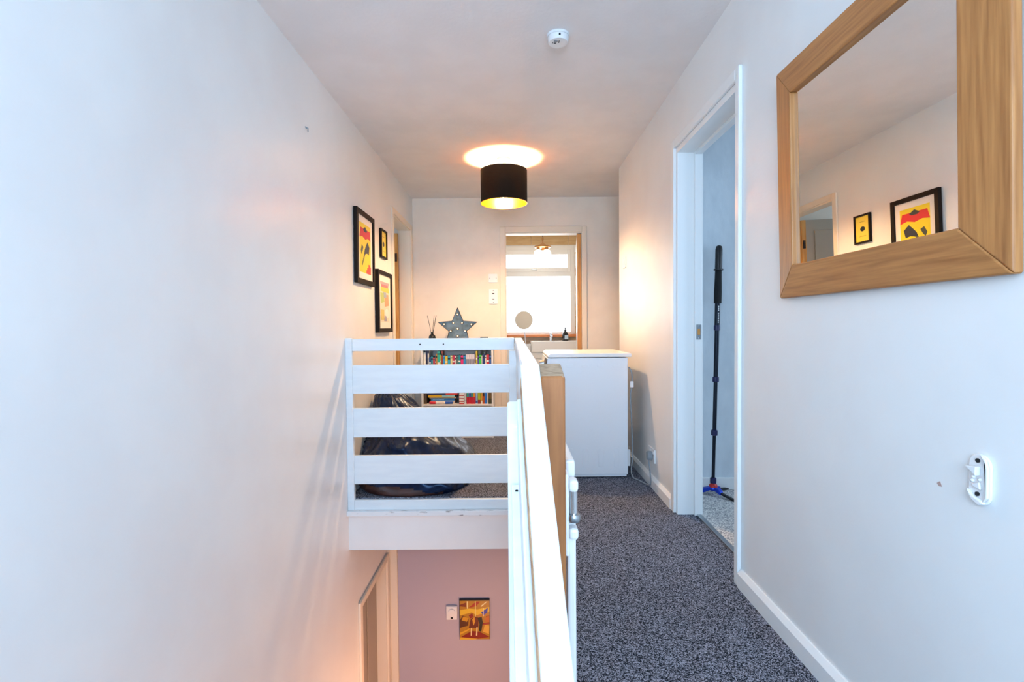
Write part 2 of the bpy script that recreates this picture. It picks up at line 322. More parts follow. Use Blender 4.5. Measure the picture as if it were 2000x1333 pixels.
# rail running towards the newel, slats under it
bm = bmesh.new()
prism(bm, [(0.010, 3.088), (0.052, 3.088), (0.0455, 0.892), (0.0125, 0.892)], lambda u, v, d: (u, v, d), 0.905, 0.965)
new('top_rail', bm, RAILW, bal, bevel=0.004)
for z0, z1 in ((0.629, 0.805), (0.362, 0.541), (0.071, 0.248)):
    box('slat', (0.022, 0.042, 0.97, 3.056, z0, z1), RAILW, bal, bevel=0.002)
box('bottom_rail', (0.012, 0.06, 0.97, 3.056, -0.03, 0.03), RAILW, bal, bevel=0.003)
# painted newel with a chamfered top
bm = bmesh.new()
prism(bm, [(0.90, -0.6), (0.965, -0.6), (0.965, 0.888), (0.95, 0.892), (0.90, 0.856)], lambda u, v, d: (d, u, v), -0.0115, 0.022)
new('newel_post', bm, RAILW, bal, bevel=0.004)
# bare timber newel on the landing side
bm = bmesh.new()
f = prism(bm, [(0.93, 0.0), (1.02, 0.0), (1.02, 0.954), (1.012, 0.957), (0.932, 0.940), (0.93, 0.934)], lambda u, v, d: (d, u, v), 0.048, 0.0945)
o = new('timber_post', bm, [POSTW, ENDG], bal, bevel=0.005, seg=3); o['label'] = 'bare unpainted timber newel post'
for p in o.data.polygons:
    if p.normal.z > 0.5: p.material_index = 1
# rails falling with the upper flight towards the stairs' foot
def sloped(name, m, p0, p1, w0, w1, th, worn=None):
    """board whose top edge runs p0->p1 (centre line), width w0..w1 along x, thickness th downwards"""
    p0, p1 = Vector(p0), Vector(p1); d = (p1-p0).normalized(); nrm = Vector((1, 0, 0)).cross(d).normalized()
    if nrm.z < 0: nrm = -nrm
    bm = bmesh.new(); v = []
    for p, w in ((p0, w0), (p1, w1)):
        for sx, k in ((-1, 0), (1, 0), (1, 1), (-1, 1)):
            v.append(bm.verts.new(p + Vector((sx*w/2, 0, 0)) - nrm*th*k))
    for q in ((0, 1, 2, 3), (7, 6, 5, 4), (0, 4, 5, 1), (1, 5, 6, 2), (2, 6, 7, 3), (3, 7, 4, 0)): bm.faces.new([v[i] for i in q])
    return new(name, bm, m, bal, bevel=0.003)
g = -0.731
sloped('handrail', RAILW, (0.0290, 0.894, 0.966), (0.0545, 0.10, 0.966+g*0.794), 0.033, 0.034, 0.016)
o = sloped('handrail_core', WORN, (0.0285, 0.885, 0.945), (0.0535, 0.09, 0.945+g*0.795), 0.0335, 0.0355, 0.03); o['label'] = 'worn bare wood edge below the painted handrail'
sloped('slat', RAILW, (0.0105, 0.893, 0.905), (0.0300, 0.10, 0.905+g*0.793), 0.010, 0.010, 0.14)
o = sloped('slat', RAILW, (0.0045, 0.885, 0.757), (0.0155, 0.15, 0.757+g*0.735), 0.019, 0.019, 0.14)
new('screw_hole', cyl(bmesh.new(), (0.004, 0.872, 0.7475), (0.004, 0.8735, 0.7495), 0.0025, n=8), DARKH, o)

# ================================================================== stair gate folded back along the balustrade
gate = thing('stair_gate', 'white folded stair safety gate standing open along the balustrade', 'safety gate', (0.112, 0.93, 0.0))
box('wall_mount', (0.0945, 0.1015, 0.945, 0.985, 0.60, 0.755), WPLA, gate, bevel=0.003)
for z0, z1 in ((0.722, 0.745), (0.632, 0.654)): box('hinge_bracket', (0.1015, 0.119, 0.940, 0.970, z0, z1), WPLA, gate, bevel=0.006)
new('hinge_pin', cyl(bmesh.new(), (0.111, 0.955, 0.664), (0.111, 0.955, 0.722), 0.0075, n=16), CHR, gate, smooth=40)
lathe_b = lathe(bmesh.new(), [(0, 0), (0.011, 0), (0.0125, 0.004), (0.0125, 0.010), (0.011, 0.014), (0, 0.014)], (0.111, 0.953, 0.664), n=20)
new('hinge_nut', lathe_b, STEEL, gate, smooth=40)
box('hinge_stile', (0.100, 0.117, 0.965, 0.99, 0.03, 0.70), WPLA, gate, bevel=0.005)
box('top_bar', (0.103, 0.1225, 1.02, 1.74, 0.725, 0.762), WPLA, gate, bevel=0.006)
box('bottom_bar', (0.103, 0.1205, 0.97, 1.74, 0.03, 0.055), WPLA, gate, bevel=0.004)
box('latch_stile', (0.103, 0.1205, 1.715, 1.74, 0.055, 0.725), WPLA, gate, bevel=0.004)
for i in range(9):
    y = 1.06 + i*0.075; new('bar', cyl(bmesh.new(), (0.112, y, 0.055), (0.112, y, 0.725), 0.006, n=10), WPLA, gate, smooth=40)

# wall latch plate for the gate on the right wall, and a chip in the paint
lt = thing('gate_latch_plate', 'small white plastic gate latch plate screwed to the bare wall below the mirror', 'wall bracket', (XR, 0.97, 0.69))
fnR = lambda cy, cz: (lambda u, v, d: (XR-d, cy-u, cz+v))
bm = bmesh.new(); prism(bm, rounded(0.046, 0.098, 0.0225), fnR(0.968, 0.732), 0, 0.006)
new('plate', bm, WPLA, lt, bevel=0.002)
bm = bmesh.new(); prism(bm, [(0.010, -0.045), (0.0225, -0.03), (0.0225, 0.025), (0.017, 0.043), (0.006, 0.049), (0.016, 0.03), (0.016, -0.03)], fnR(0.968, 0.732), 0.006, 0.0115)
new('rim', bm, WPLA, lt, bevel=0.003)
bm = bmesh.new(); prism(bm, [(-0.022, -0.022), (-0.012, -0.040), (0.004, -0.0485), (0.016, -0.043), (0.010, -0.037), (-0.008, -0.032)], fnR(0.968, 0.732), 0.004, 0.013)
new('cradle', bm, WPLA, lt, bevel=0.003)
bm = bmesh.new(); prism(bm, [(-0.020, 0.022), (0.004, 0.026), (0.003, 0.008)], fnR(0.968, 0.732), 0.006, 0.017); prism(bm, [(-0.010, -0.010), (0.004, -0.004), (0.007, -0.018), (-0.010, -0.015)], fnR(0.968, 0.732), 0.006, 0.011)
new('catch', bm, WPLA, lt, bevel=0.0015)
bm = bmesh.new()
for u, v in ((-0.011, 0.003), (-0.013, -0.005), (0.003, 0.000)): lathe(bm, [(0.0035, 0), (0.003, 0.003), (0, 0.0045)], (XR-0.006, 0.968-u, 0.732+v), axis=(-1, 0, 0), n=12)
new('stud', bm, WPLA, lt, smooth=60)
for v in (0.036, -0.028):
    s = new('screw', cyl(bmesh.new(), (XR-0.0055, 0.970, 0.732+v), (XR-0.0085, 0.970, 0.732+v), 0.0042, n=14), BLK, lt)
bm = bmesh.new(); prism(bm, [(-0.007, 0.0), (-0.002, 0.004), (0.001, 0.006), (0.006, -0.004), (-0.001, -0.005)], fnR(1.064, 0.694), -0.001, 0.0008)
tag(new('paint_chip', bm, RUSTCHIP), 'small chip in the white wall paint beside the latch plate', 'paint chip')

# ================================================================== wall mirror
MW, MH, FW = 0.775, 0.715, 0.098      # along y, along z, frame width
mr = thing('wall_mirror', 'large square mirror in a broad mitred oak frame on the white wall', 'mirror', (XR-0.002, 1.277, 1.115), rot=(0, math.radians(-1.3), 0))
def fr(u, v, d): return (-d, -u, v)    # u to the right as seen, v up, d out of the wall
W2 = MW/2
corners = [(-W2, 0), (W2, 0), (W2, MH), (-W2, MH)]; inner = [(-W2+FW, FW), (W2-FW, FW), (W2-FW, MH-FW), (-W2+FW, MH-FW)]
for i in range(4):
    j = (i+1) % 4; bm = bmesh.new()
    A, B, b_, a_ = corners[i], corners[j], inner[j], inner[i]
    dep = lambda p, d: bm.verts.new(fr(p[0], p[1], d))
    v = [dep(A, 0.002), dep(B, 0.002), dep(b_, 0.002), dep(a_, 0.002), dep(A, 0.022), dep(B, 0.022), dep(b_, 0.034), dep(a_, 0.034)]
    for q in ((0, 1, 2, 3), (4, 5, 6, 7), (0, 1, 5, 4), (1, 2, 6, 5), (2, 3, 7, 6), (3, 0, 4, 7)): bm.faces.new([v[k] for k in q])
    new('frame_rail' if i % 2 == 0 else 'frame_stile', bm, OAKH if i % 2 == 0 else OAKV, mr, local=True, bevel=0.004, seg=3)
bm = bmesh.new(); prism(bm, [(-W2+FW-0.006, FW-0.006), (W2-FW+0.006, FW-0.006), (W2-FW+0.006, MH-FW+0.006), (-W2+FW-0.006, MH-FW+0.006)], fr, 0.010, 0.020)
o = new('mirror_glass', bm, MIRR, mr, local=True); o['label'] = 'clear silvered mirror glass'
mr.rotation_euler = (0, math.radians(-1.3), math.radians(0.0))

# ================================================================== framed prints on the left wall
def pic(name, label, y0, y1, z0, z1, fw, depth, mount, shapes, lean=0.0):
    t = thing(name, label, 'picture', (XL, (y0+y1)/2, z0), rot=(0, math.radians(lean), 0))
    W, H = y1-y0, z1-z0
    fn = lambda u, v, d: (d, u, v)     # u along +y (towards the back wall)
    for i, b in enumerate(((0.002, depth, -W/2, -W/2+fw, 0, H), (0.002, depth, W/2-fw, W/2, 0, H), (0.002, depth, -W/2+fw, W/2-fw, 0, fw), (0.002, depth, -W/2+fw, W/2-fw, H-fw, H))):
        new('frame_stile' if i < 2 else 'frame_rail', boxes(b), BLACKF, t, local=True, bevel=0.0015)
    bm = bmesh.new(); bx(bm, 0.003, depth-0.010, -W/2+fw, W/2-fw, fw, H-fw)
    new('mount', bm, MATB, t, local=True)
    iw, ih = W-2*fw-2*mount, H-2*fw-2*mount
    cols = []; bm = bmesh.new()
    for k, (col, poly) in enumerate(shapes):
        if col not in cols: cols.append(col)
        fs = prism(bm, [(-iw/2 + (1-a)*iw, fw+mount+b*ih) for a, b in poly], fn, depth-0.010, depth-0.0095+0.0002*k)
        for f_ in fs: f_.material_index = cols.index(col)
    new('print', bm, [inkm(c) for c in cols], t, local=True)
    return t
INK = {}
def inkm(c):
    if c not in INK: INK[c] = mat('ink_' + c, c, 0.35)
    return INK[c]
full = [(0, 0), (1, 0), (1, 1), (0, 1)]
# (a: 0..1 across as seen facing the wall, b: upwards)
pic('framed_poster', 'black framed poster with bright yellow print and red band, highest on the wall', 3.25, 3.66, 1.325, 1.805, 0.032, 0.026, 0.045,
    [('F2D81C', full), ('D8222A', [(0, .70), (.08, .9), (.92, .9), (1, .70), (.75, .73), (.5, .69), (.25, .74)]), ('23262B', [(.32, .88), (.5, .95), (.68, .88), (.6, .84), (.4, .84)]),
     ('2B2E38', [(.12, .56), (.3, .66), (.42, .58), (.55, .48), (.62, .36), (.46, .40), (.34, .42), (.18, .40)]), ('6E6A3A', [(.5, .4), (.6, .38), (.82, .16), (.76, .14)]),
     ('4A4A3A', [(.68, .52), (.8, .56), (.9, .44), (.84, .36), (.76, .42)]), ('E0402C', [(0, 0), (.42, 0), (.42, .07), (.34, .07), (.34, .13), (.22, .13), (.22, .20), (.1, .2), (.1, .16), (0, .16)])], lean=0.3)
pic('framed_print', 'tiny black framed yellow card with a dark oval, beside the doorway trim', 3.885, 4.065, 1.57, 1.79, 0.014, 0.02, 0.0,
    [('E8D24A', full), ('15130F', [(.5 + .18*math.cos(t*math.pi/6), .5 + .1*math.sin(t*math.pi/6)) for t in range(12)]), ('A08A28', [(.25, .2), (.75, .2), (.75, .22), (.25, .22)]), ('A08A28', [(.3, .78), (.7, .78), (.7, .8), (.3, .8)])])
pic('framed_poster', 'black framed pastel print, lowest of the three pictures', 3.737, 4.16, 1.0, 1.465, 0.03, 0.03, 0.05,
    [('E4D8C4', full), ('A89AA8', [(0, .93), (1, .93), (1, 1), (0, 1)]), ('D9707A', [(.1, .86), (.9, .86), (.9, .93), (.1, .93)]), ('EBC83E', [(.0, .74), (.95, .76), (.95, .86), (.05, .86)]),
     ('A9C06A', [(.55, .5), (.95, .45), (1, .72), (.6, .72)]), ('D99A70', [(.05, .42), (.5, .38), (.52, .68), (.1, .7)]), ('8FA0B4', [(.3, .62), (.6, .6), (.65, .74), (.35, .74)]), ('EDEBE6', [(.08, .12), (.45, .08), (.52, .28), (.3, .34), (.1, .3)]), ('C8B860', [(.6, .05), (.95, .05), (.95, .3), (.62, .3)]), ('9A96B0', [(.3, .02), (.6, .02), (.55, .16), (.35, .14)])])
# wall nail
bm = cyl(bmesh.new(), (XL, 2.53, 2.012), (XL+0.012, 2.53, 2.014), 0.0025, n=8); cyl(bm, (XL+0.011, 2.53, 2.014), (XL+0.011, 2.53, 1.995), 0.003, n=8); cyl(bm, (XL+0.002, 2.522, 2.016), (XL+0.004, 2.54, 2.016), 0.003, n=8)
tag(new('wall_hook', bm, GPLA), 'small dark metal picture hook alone on the white wall', 'hook')

# ================================================================== ceiling lamp
LX, LY = -0.06, 4.0
cl = thing('ceiling_lamp', 'flush drum ceiling lamp with black shade and gold lining', 'lamp', (LX, LY, ZC))
n = 64
new('shade', lathe(bmesh.new(), [(0.180, 1.99), (0.180, 2.243)], (LX, LY, 0), n=n), SHADE, cl, smooth=60)
new('shade_lining', lathe(bmesh.new(), [(0.1785, 1.991), (0.1785, 2.242)], (LX, LY, 0), n=n), GOLD, cl, smooth=60)
new('shade_ring', lathe(bmesh.new(), [(0.1775, 1.989), (0.1815, 1.989), (0.1815, 1.993), (0.1775, 1.993), (0.1775, 1.989)], (LX, LY, 0), n=n), GOLD, cl, smooth=60)
new('ceiling_rose', lathe(bmesh.new(), [(0, 2.296), (0.04, 2.298), (0.05, 2.31), (0.05, 2.3355)], (LX, LY, 0)), WPLA, cl, smooth=40)
new('lamp_holder', lathe(bmesh.new(), [(0.0, 2.135), (0.018, 2.135), (0.02, 2.16), (0.02, 2.20), (0.012, 2.22), (0.010, 2.30)], (LX, LY, 0), n=20), WPLA, cl, smooth=40)
for k in range(3):
    bm = bmesh.new(); a = 2*math.pi*k/3 + 0.3; cyl(bm, (LX + 0.018*math.cos(a), LY + 0.018*math.sin(a), 2.19), (LX + 0.178*math.cos(a), LY + 0.178*math.sin(a), 2.236), 0.0018, n=6)
    new('spider_wire', bm, STEEL, cl)
new('bulb', lathe(bmesh.new(), [(0.013, 2.137), (0.016, 2.125), (0.038, 2.10), (0.046, 2.075), (0.044, 2.055), (0.030, 2.034), (0.012, 2.0265), (0, 2.0255)], (LX, LY, 0), n=28), BULB, cl, smooth=60)

# smoke alarm
sx, sy = 0.214, 2.33
sa = thing('smoke_alarm', 'round white smoke alarm on the ceiling', 'smoke alarm', (sx, sy, ZC))
new('base', lathe(bmesh.new(), [(0, -0.0), (0.051, 0), (0.051, -0.010), (0.0, -0.010)], (sx, sy, ZC)), WPLA, sa, smooth=40)
new('body', lathe(bmesh.new(), [(0.047, -0.010), (0.047, -0.013), (0.0455, -0.030), (0.042, -0.034), (0.0, -0.036)], (sx, sy, ZC)), WPLA, sa, smooth=40)
new('test_button', lathe(bmesh.new(), [(0.009, -0.035), (0.0085, -0.0375), (0, -0.038)], (sx-0.012, sy-0.018, ZC), n=16), GPLA, sa, smooth=40)
for b in ((sx+0.001, sx+0.004, sy-0.022, sy-0.006, ZC-0.0372, ZC-0.0345), (sx-0.02, sx-0.009, sy-0.004, sy-0.001, ZC-0.0372, ZC-0.0345), (sx-0.026, sx-0.024, sy-0.010, sy-0.002, ZC-0.0372, ZC-0.0345), (sx-0.001, sx+0.007, sy-0.0490, sy-0.0455, ZC-0.024, ZC-0.016)):
    box('sound_slot', b, DARKH, sa)

# ================================================================== switches on walls
def plate(name, label, cat, fn, w, h, d=0.009):
    t = thing(name, label, cat, fn(0, 0, 0)); bm = bmesh.new(); prism(bm, rounded(w, h, 0.005, 3), fn, 0, d); new('plate', bm, WPLA, t, bevel=0.0015); return t
fB = lambda cx, cz: (lambda u, v, d: (cx+u, YB-d, cz+v))
def blk(name, fn, u0, u1, v0, v1, d0, d1, m, p, **k):
    bm = bmesh.new(); prism(bm, [(u0, v0), (u1, v0), (u1, v1), (u0, v1)], fn, d0, d1); return new(name, bm, m, p, **k)
fn = fB(-0.197, 1.527); t = plate('light_switch', 'square cream light switch beside the bathroom doorway', 'light switch', fn, 0.088, 0.088)
blk('rocker', fn, -0.010, 0.010, -0.017, 0.017, 0.009, 0.013, WPLA, t, bevel=0.001)
for u in (-0.032, 0.032): blk('screw', fn, u-0.004, u+0.004, -0.004, 0.004, 0.009, 0.0098, GPLA, t)
fn = fB(-0.196, 1.342); t = plate('isolator_switch', 'tall white pull isolator switch below the square switch', 'light switch', fn, 0.088, 0.15)
blk('rocker', fn, -0.010, 0.010, -0.024, 0.016, 0.009, 0.014, WPLA, t, bevel=0.001); blk('neon', fn, -0.011, 0.011, 0.024, 0.034, 0.009, 0.0105, DARKH, t); blk('slot', fn, -0.010, 0.010, -0.030, -0.025, 0.009, 0.010, DARKH, t)
for v in (-0.06, 0.06): blk('screw', fn, -0.004, 0.004, v-0.004, v+0.004, 0.009, 0.0098, GPLA, t)
fn = fnR(4.06, 1.533); t = plate('light_switch', 'white light switch alone near the end of the landing wall', 'light switch', fn, 0.086, 0.086)
blk('rocker', fn, -0.010, 0.010, -0.017, 0.017, 0.009, 0.013, WPLA, t, bevel=0.001)
for v in (-0.032, 0.032): blk('screw', fn, -0.004, 0.004, v-0.004, v+0.004, 0.009, 0.0098, GPLA, t)
# socket and plug
fn = fnR(3.27, 0.205); t = plate('wall_socket', 'white wall socket just above the skirting beside the washing machine', 'socket', fn, 0.146, 0.086)
blk('rocker', fn, 0.045, 0.06, 0.012, 0.03, 0.009, 0.013, WPLA, t); blk('rocker', fn, -0.03, -0.015, 0.012, 0.03, 0.009, 0.013, WPLA, t)
blk('pin_hole', fn, 0.034, 0.040, -0.005, 0.010, 0.009, 0.0094, DARKH, t)

# ================================================================== washing machine
WX0, WX1, WY0, WY1, WZ = 0.245, 0.775, 3.455, 4.05, 0.848
wm = thing('washing_machine', 'white washing machine standing side-on against the landing wall', 'washing machine', (0.51, 3.75, 0.0))
box('body', (WX0, WX1, WY0, WY1, 0.022, WZ-0.03), APPL, wm, bevel=0.006)
bm = bmesh.new(); prism(bm, [(WX0-0.012, WZ-0.026), (WX1+0.025, WZ-0.026), (WX1+0.025, WZ-0.006), (WX1+0.018, WZ), (WX0+0.008, WZ), (WX0-0.010, WZ-0.012)], lambda u, v, d: (u, d, v), WY0-0.004, WY1+0.004)
new('lid', bm, APPT, wm, bevel=0.005, seg=3)
bm = bmesh.new(); prism(bm, [(WX0+0.004, WZ-0.03), (WX0-0.012, WZ-0.03), (WX0-0.030, WZ-0.14), (WX0+0.004, WZ-0.14)], lambda u, v, d: (u, d, v), WY0, WY1)
new('control_panel', bm, APPL, wm, bevel=0.003)
bm = bmesh.new(); prism(bm, [(WX0-0.0135, WZ-0.036), (WX0-0.0185, WZ-0.036), (WX0-0.031, WZ-0.11), (WX0-0.026, WZ-0.11)], lambda u, v, d: (u, d, v), WY0-0.001, WY0+0.20)
new('drawer_front', bm, BLK, wm)
new('program_dial', cyl(bmesh.new(), (WX0-0.018, 3.75, WZ-0.085), (WX0-0.05, 3.75, WZ-0.092), 0.028, 0.024, n=24), CHR, wm, smooth=40)
d = new('door', lathe(bmesh.new(), [(0.17, 0.0), (0.17, 0.02), (0.14, 0.035), (0.13, 0.02), (0.0, 0.03)], (WX0, 3.75, 0.44), axis=(-1, 0, 0), n=40), APPT, wm, smooth=40)
new('porthole', lathe(bmesh.new(), [(0.125, 0.021), (0.1, 0.045), (0.0, 0.05)], (WX0, 3.75, 0.44), axis=(-1, 0, 0), n=32), BGLS, d, smooth=60)
box('plinth', (WX0+0.01, WX1-0.01, WY0+0.006, WY1-0.006, 0.008, 0.024), APPL, wm)
for x in (WX0+0.05, WX1-0.05):
    for y in (WY0+0.05, WY1-0.05): new('foot', cyl(bmesh.new(), (x, y, 0), (x, y, 0.03), 0.02, n=14), BLK, wm)
# pressed relief on the side panel
for i in range(4):
    x = WX0+0.155 + i*0.105
    for (z0, z1) in ((0.755, 0.775), (0.075, 0.205)):
        bm = bmesh.new(); prism(bm, rounded(0.036 if z1 < 0.5 else 0.05, z1-z0, 0.009, 4), lambda u, v, d_: (x+u-0.02, WY0-d_, (z0+z1)/2+v), -0.002, 0.0016)
        new('pressed_rib', bm, APPL, wm, bevel=0.0015)
box('rear_cover', (WX1, WX1+0.010, WY0+0.05, WY1-0.04, 0.1, 0.7), GPLA, wm, bevel=0.004)
box('hose_clip', (WX1, WX1+0.022, WY0+0.030, WY0+0.044, 0.07, 0.185), WPLA, wm, bevel=0.004)
# mains lead and plug
ld = thing('power_lead', 'grey mains lead with plug running from the washing machine to the socket', 'cable', (0.80, 3.45, 0.0))
pts = spline([(0.786, 3.478, 0.752), (0.803, 3.47, 0.71), (0.805, 3.468, 0.63), (0.794, 3.466, 0.56), (0.800, 3.466, 0.40), (0.806, 3.465, 0.24), (0.806, 3.462, 0.13), (0.796, 3.455, 0.06), (0.80, 3.43, 0.012), (0.83, 3.36, 0.007), (0.862, 3.27, 0.007), (0.868, 3.235, 0.03), (0.866, 3.24, 0.10), (0.861, 3.25, 0.160), (0.861, 3.252, 0.178)], 6)
new('lead', tube(bmesh.new(), pts, 0.0045, 8), GPLA, ld, smooth=60)
bm = bmesh.new(); prism(bm, [(-0.016, -0.028), (0.016, -0.028), (0.024, -0.01), (0.024, 0.016), (0.014, 0.026), (-0.014, 0.026), (-0.024, 0.016), (-0.024, -0.01)], fnR(3.252, 0.203), 0.0095, 0.040)
new('plug', bm, GPLA, ld, bevel=0.004)
box('cable_tag', (0.792, 0.814, 3.463, 3.4645, 0.615, 0.655), WPLA, ld)

# ================================================================== bean bag
bb = thing('bean_bag', 'slumped navy leatherette bean bag with a brown underside panel', 'bean bag', (-0.66, 3.58, 0.0))
NU, NV = 120, 72
prof = [(0.0, 0.0, 0.0), (0.05, 0.402, 0.0), (0.10, 0.415, 0.015), (0.2, 0.415, 0.08), (0.34, 0.39, 0.17), (0.5, 0.315, 0.26), (0.62, 0.235, 0.35), (0.75, 0.165, 0.45), (0.87, 0.115, 0.545), (0.95, 0.07, 0.585), (1.0, 0.0, 0.592)]
def pr(t):
    for (t0, r0, z0), (t1, r1, z1) in zip(prof, prof[1:]):
        if t <= t1:
            k = (t-t0)/(t1-t0); k2 = k*k*(3-2*k)*0.5 + k*0.5
            return r0+(r1-r0)*k2, z0+(z1-z0)*k2
    return 0, prof[-1][2]
grid = []
for j in range(NV+1):
    t = j/NV; r, z = pr(t); row = []
    for i in range(NU):
        a = 2*math.pi*i/NU
        cx, cy = -0.655 - 0.24*max(0, z-0.12)/0.47, 3.50 + 0.2*z
        p = Vector((math.cos(a)*2.2, math.sin(a)*2.2, z*4))
        nz = noise.noise(p*1.0) * 0.05 + abs(noise.noise(p*1.9 + Vector((3, 1, 7))))*0.05 - abs(noise.noise(Vector((math.cos(a)*5, math.sin(a)*5, z*3))))*0.03
        cr = Vector((math.cos(a)*1.25, math.sin(a)*1.25, z*4.0)) + noise.noise_vector(p*0.9)*0.45
        nz += 0.085*(1-min(1, 2.4*abs(noise.noise(cr))))**1.5*min(1, z/0.05)*min(1, (0.6-z)/0.1)
        pl = 0.016*math.sin(11*a + 9*z + 2*noise.noise(p))*min(1, max(0, (z-0.2)/0.25))
        rr = r*(1 + (nz + pl)*(1.4 if z > 0.02 else 0.3))
        e_ = 0.78 if z < 0.1 else 0.78 + 0.22*min(1, (z-0.1)/0.2)
        sq = lambda q: math.copysign(abs(q)**e_, q)
        x = cx + rr*sq(math.cos(a))*0.90; y = cy + rr*sq(math.sin(a))
        x = max(x, XL+0.006 + 0.004*abs(nz)); y = max(y, 3.093 + 0.12*max(0, abs(nz)-0.04))
        zz = z*(1 + 0.35*nz) if z > 0.02 else z
        row.append((x, y, max(zz, 0.001)))
    grid.append(row)
def bag_faces(sel):
    bm = bmesh.new(); vs = {}
    def g(j, i):
        k = (j, i % NU) if 0 < j < NV else (j, 0)
        if k not in vs: vs[k] = bm.verts.new(grid[j][k[1]])
        return vs[k]
    for j in range(NV):
        for i in range(NU):
            if sel(j, i) :
                q = [g(j, i), g(j, i+1), g(j+1, i+1), g(j+1, i)]
                q = list(dict.fromkeys(q))
                if len(q) > 2: bm.faces.new(q)
    return bm
def brown(j, i):
    a = 360*i/NU; z = grid[j][i][2]
    return 190 < a < 300 and z < 0.062 - 0.055*max(0, (a-250)/50) + 0.008*math.sin(a*0.15)
new('cover', bag_faces(lambda j, i: not brown(j, i)), LEATH, bb, smooth=180)
o = new('base_panel', bag_faces(brown), BROWNL, bb, smooth=180); o['label'] = 'brown leatherette base panel'

# ================================================================== bookcase
BX0, BX1, BY0, BY1, BT = -0.857, -0.187, 4.745, 5.10, 0.862
bc = thing('bookcase', 'low white bookcase against the back wall behind the balustrade', 'bookcase', (-0.53, 4.93, 0.0))
box('side_panel', (BX0, BX0+0.016, BY0, BY1, 0, BT-0.02), BOOKW, bc); box('side_panel', (BX1-0.016, BX1, BY0, BY1, 0, BT-0.02), BOOKW, bc)
box('top', (BX0-0.004, BX1+0.004, BY0-0.004, BY1, BT-0.02, BT), BOOKW, bc, bevel=0.002)
for z in (0.30, 0.585): box('shelf', (BX0+0.016, BX1-0.016, BY0+0.004, BY1-0.006, z, z+0.017), BOOKW, bc)
box('base_board', (BX0+0.016, BX1-0.016, BY0+0.01, BY1-0.006, 0.03, 0.06), BOOKW, bc); box('plinth', (BX0+0.016, BX1-0.016, BY0+0.012, BY0+0.028, 0.0, 0.03), BOOKW, bc)
box('back_panel', (BX0+0.016, BX1-0.016, BY1-0.006, BY1, 0.0, BT-0.02), BOOKW, bc)
NAMES = {}
def bookmat(c):
    if c not in NAMES: NAMES[c] = mat('cover_' + c, c, 0.45)
    return NAMES[c]
def book(label, x0, x1, y0, dp, z0, h, col, band=None, group=None, tilt=0.0):
    t = thing('book', label, 'book', ((x0+x1)/2, y0+dp/2, z0), group, rot=(0, math.radians(tilt), 0) if tilt else None)
    W = x1-x0; th = min(0.002, W*0.18)
    new('cover', boxes((-W/2, -W/2+th, -dp/2, dp/2, 0, h), (W/2-th, W/2, -dp/2, dp/2, 0, h), (-W/2+th, W/2-th, -dp/2, -dp/2+0.002, 0, h)), bookmat(col), t, local=True)
    new('pages', boxes((-W/2+th, W/2-th, -dp/2+0.002, dp/2-0.004, 0.002, h-0.004)), PAGES, t, local=True)
    if band:
        for q, (c2, a, b) in enumerate(band): new('spine_label', boxes((-W/2+0.001, W/2-0.001, -dp/2-0.0006-0.0002*q, -dp/2, a*h, b*h)), bookmat(c2), t, local=True)
    return t
def px(zx): return (zx/8.89 + 820 - 1002)*4.775/1000.0 - 0.003
U = [ # colour name, hex, from, to (measured across the shelf), height
 ('dark blue', '2A4C8A', 165, 198, .155), ('teal', '3B9AA8', 199, 230, .160), ('coral red', 'D84A55', 231, 268, .150), ('slate', '50626E', 269, 281, .165),
 ('orange', 'C88A40', 282, 306, .185), ('sea green', '2FB79A', 307, 356, .210), ('lime', 'A8B838', 358, 374, .175), ('rust brown', 'A04A38', 375, 402, .212),
 ('sky blue', '3FA0E0', 405, 440, .168), ('yellow', 'E8C828', 445, 486, .165), ('cyan', '2AA6D0', 489, 530, .165), ('pale yellow', 'EFE8A8', 533, 568, .168), ('crimson', 'C22848', 570, 608, .170),
 ('pale pink', 'EACFD0', 610, 632, .165), ('grey green', '5F7876', 635, 668, .168), ('dark teal', '18808C', 671, 710, .172), ('magenta', 'D8207A', 714, 757, .168), ('azure', '2E92CC', 760, 800, .165),
 ('white', 'DAD6DE', 805, 834, .180), ('white', 'DAD6DE', 835, 864, .180), ('white', 'DAD6DE', 865, 894, .180), ('white', 'DAD6DE', 895, 924, .180), ('white', 'DAD6DE', 925, 954, .180),
 ('plum', '4A2460', 957, 974, .195), ('mustard', 'C8B830', 975, 1004, .210), ('violet', '5A48B0', 1005, 1030, .165), ('bright green', '38D048', 1033, 1070, .172), ('cream', 'E8E2D2', 1074, 1088, .165),
 ('navy', '1C2C78', 1090, 1130, .178), ('ivory', 'ECE6DE', 1134, 1156, .168), ('scarlet', 'C82A30', 1159, 1205, .175), ('royal blue', '2A62B4', 1208, 1244, .165)]
SZ = 0.602
for i, (nm, hx, a, b, hgt) in enumerate(U):
    lo_, hi_ = (U[i-1][0] if i else None), (U[i+1][0] if i+1 < len(U) else None)
    if nm == 'white':
        book('slim white paperback in the matching white set on the upper shelf', px(a)+0.0003, px(b)-0.0003, 4.765, 0.125, SZ, hgt, hx, [('8A8A9A', .2, .75)], 'matching white paperbacks on the upper shelf')
    else:
        lb = f'{nm} paperback on the upper shelf beside the {hi_ or lo_} one'
        bd = [('F2F0EA', .62, .7)] if i % 3 == 0 else ([('201E22', .8, .9)] if i % 3 == 1 else [('F4F2EE', .3, .5), ('202024', .85, .9)])
        book(lb, px(a)+0.0003, px(b)-0.0003, 4.762 + 0.004*(i % 3), 0.125, SZ, hgt, hx, bd, 'paperbacks on the upper shelf')
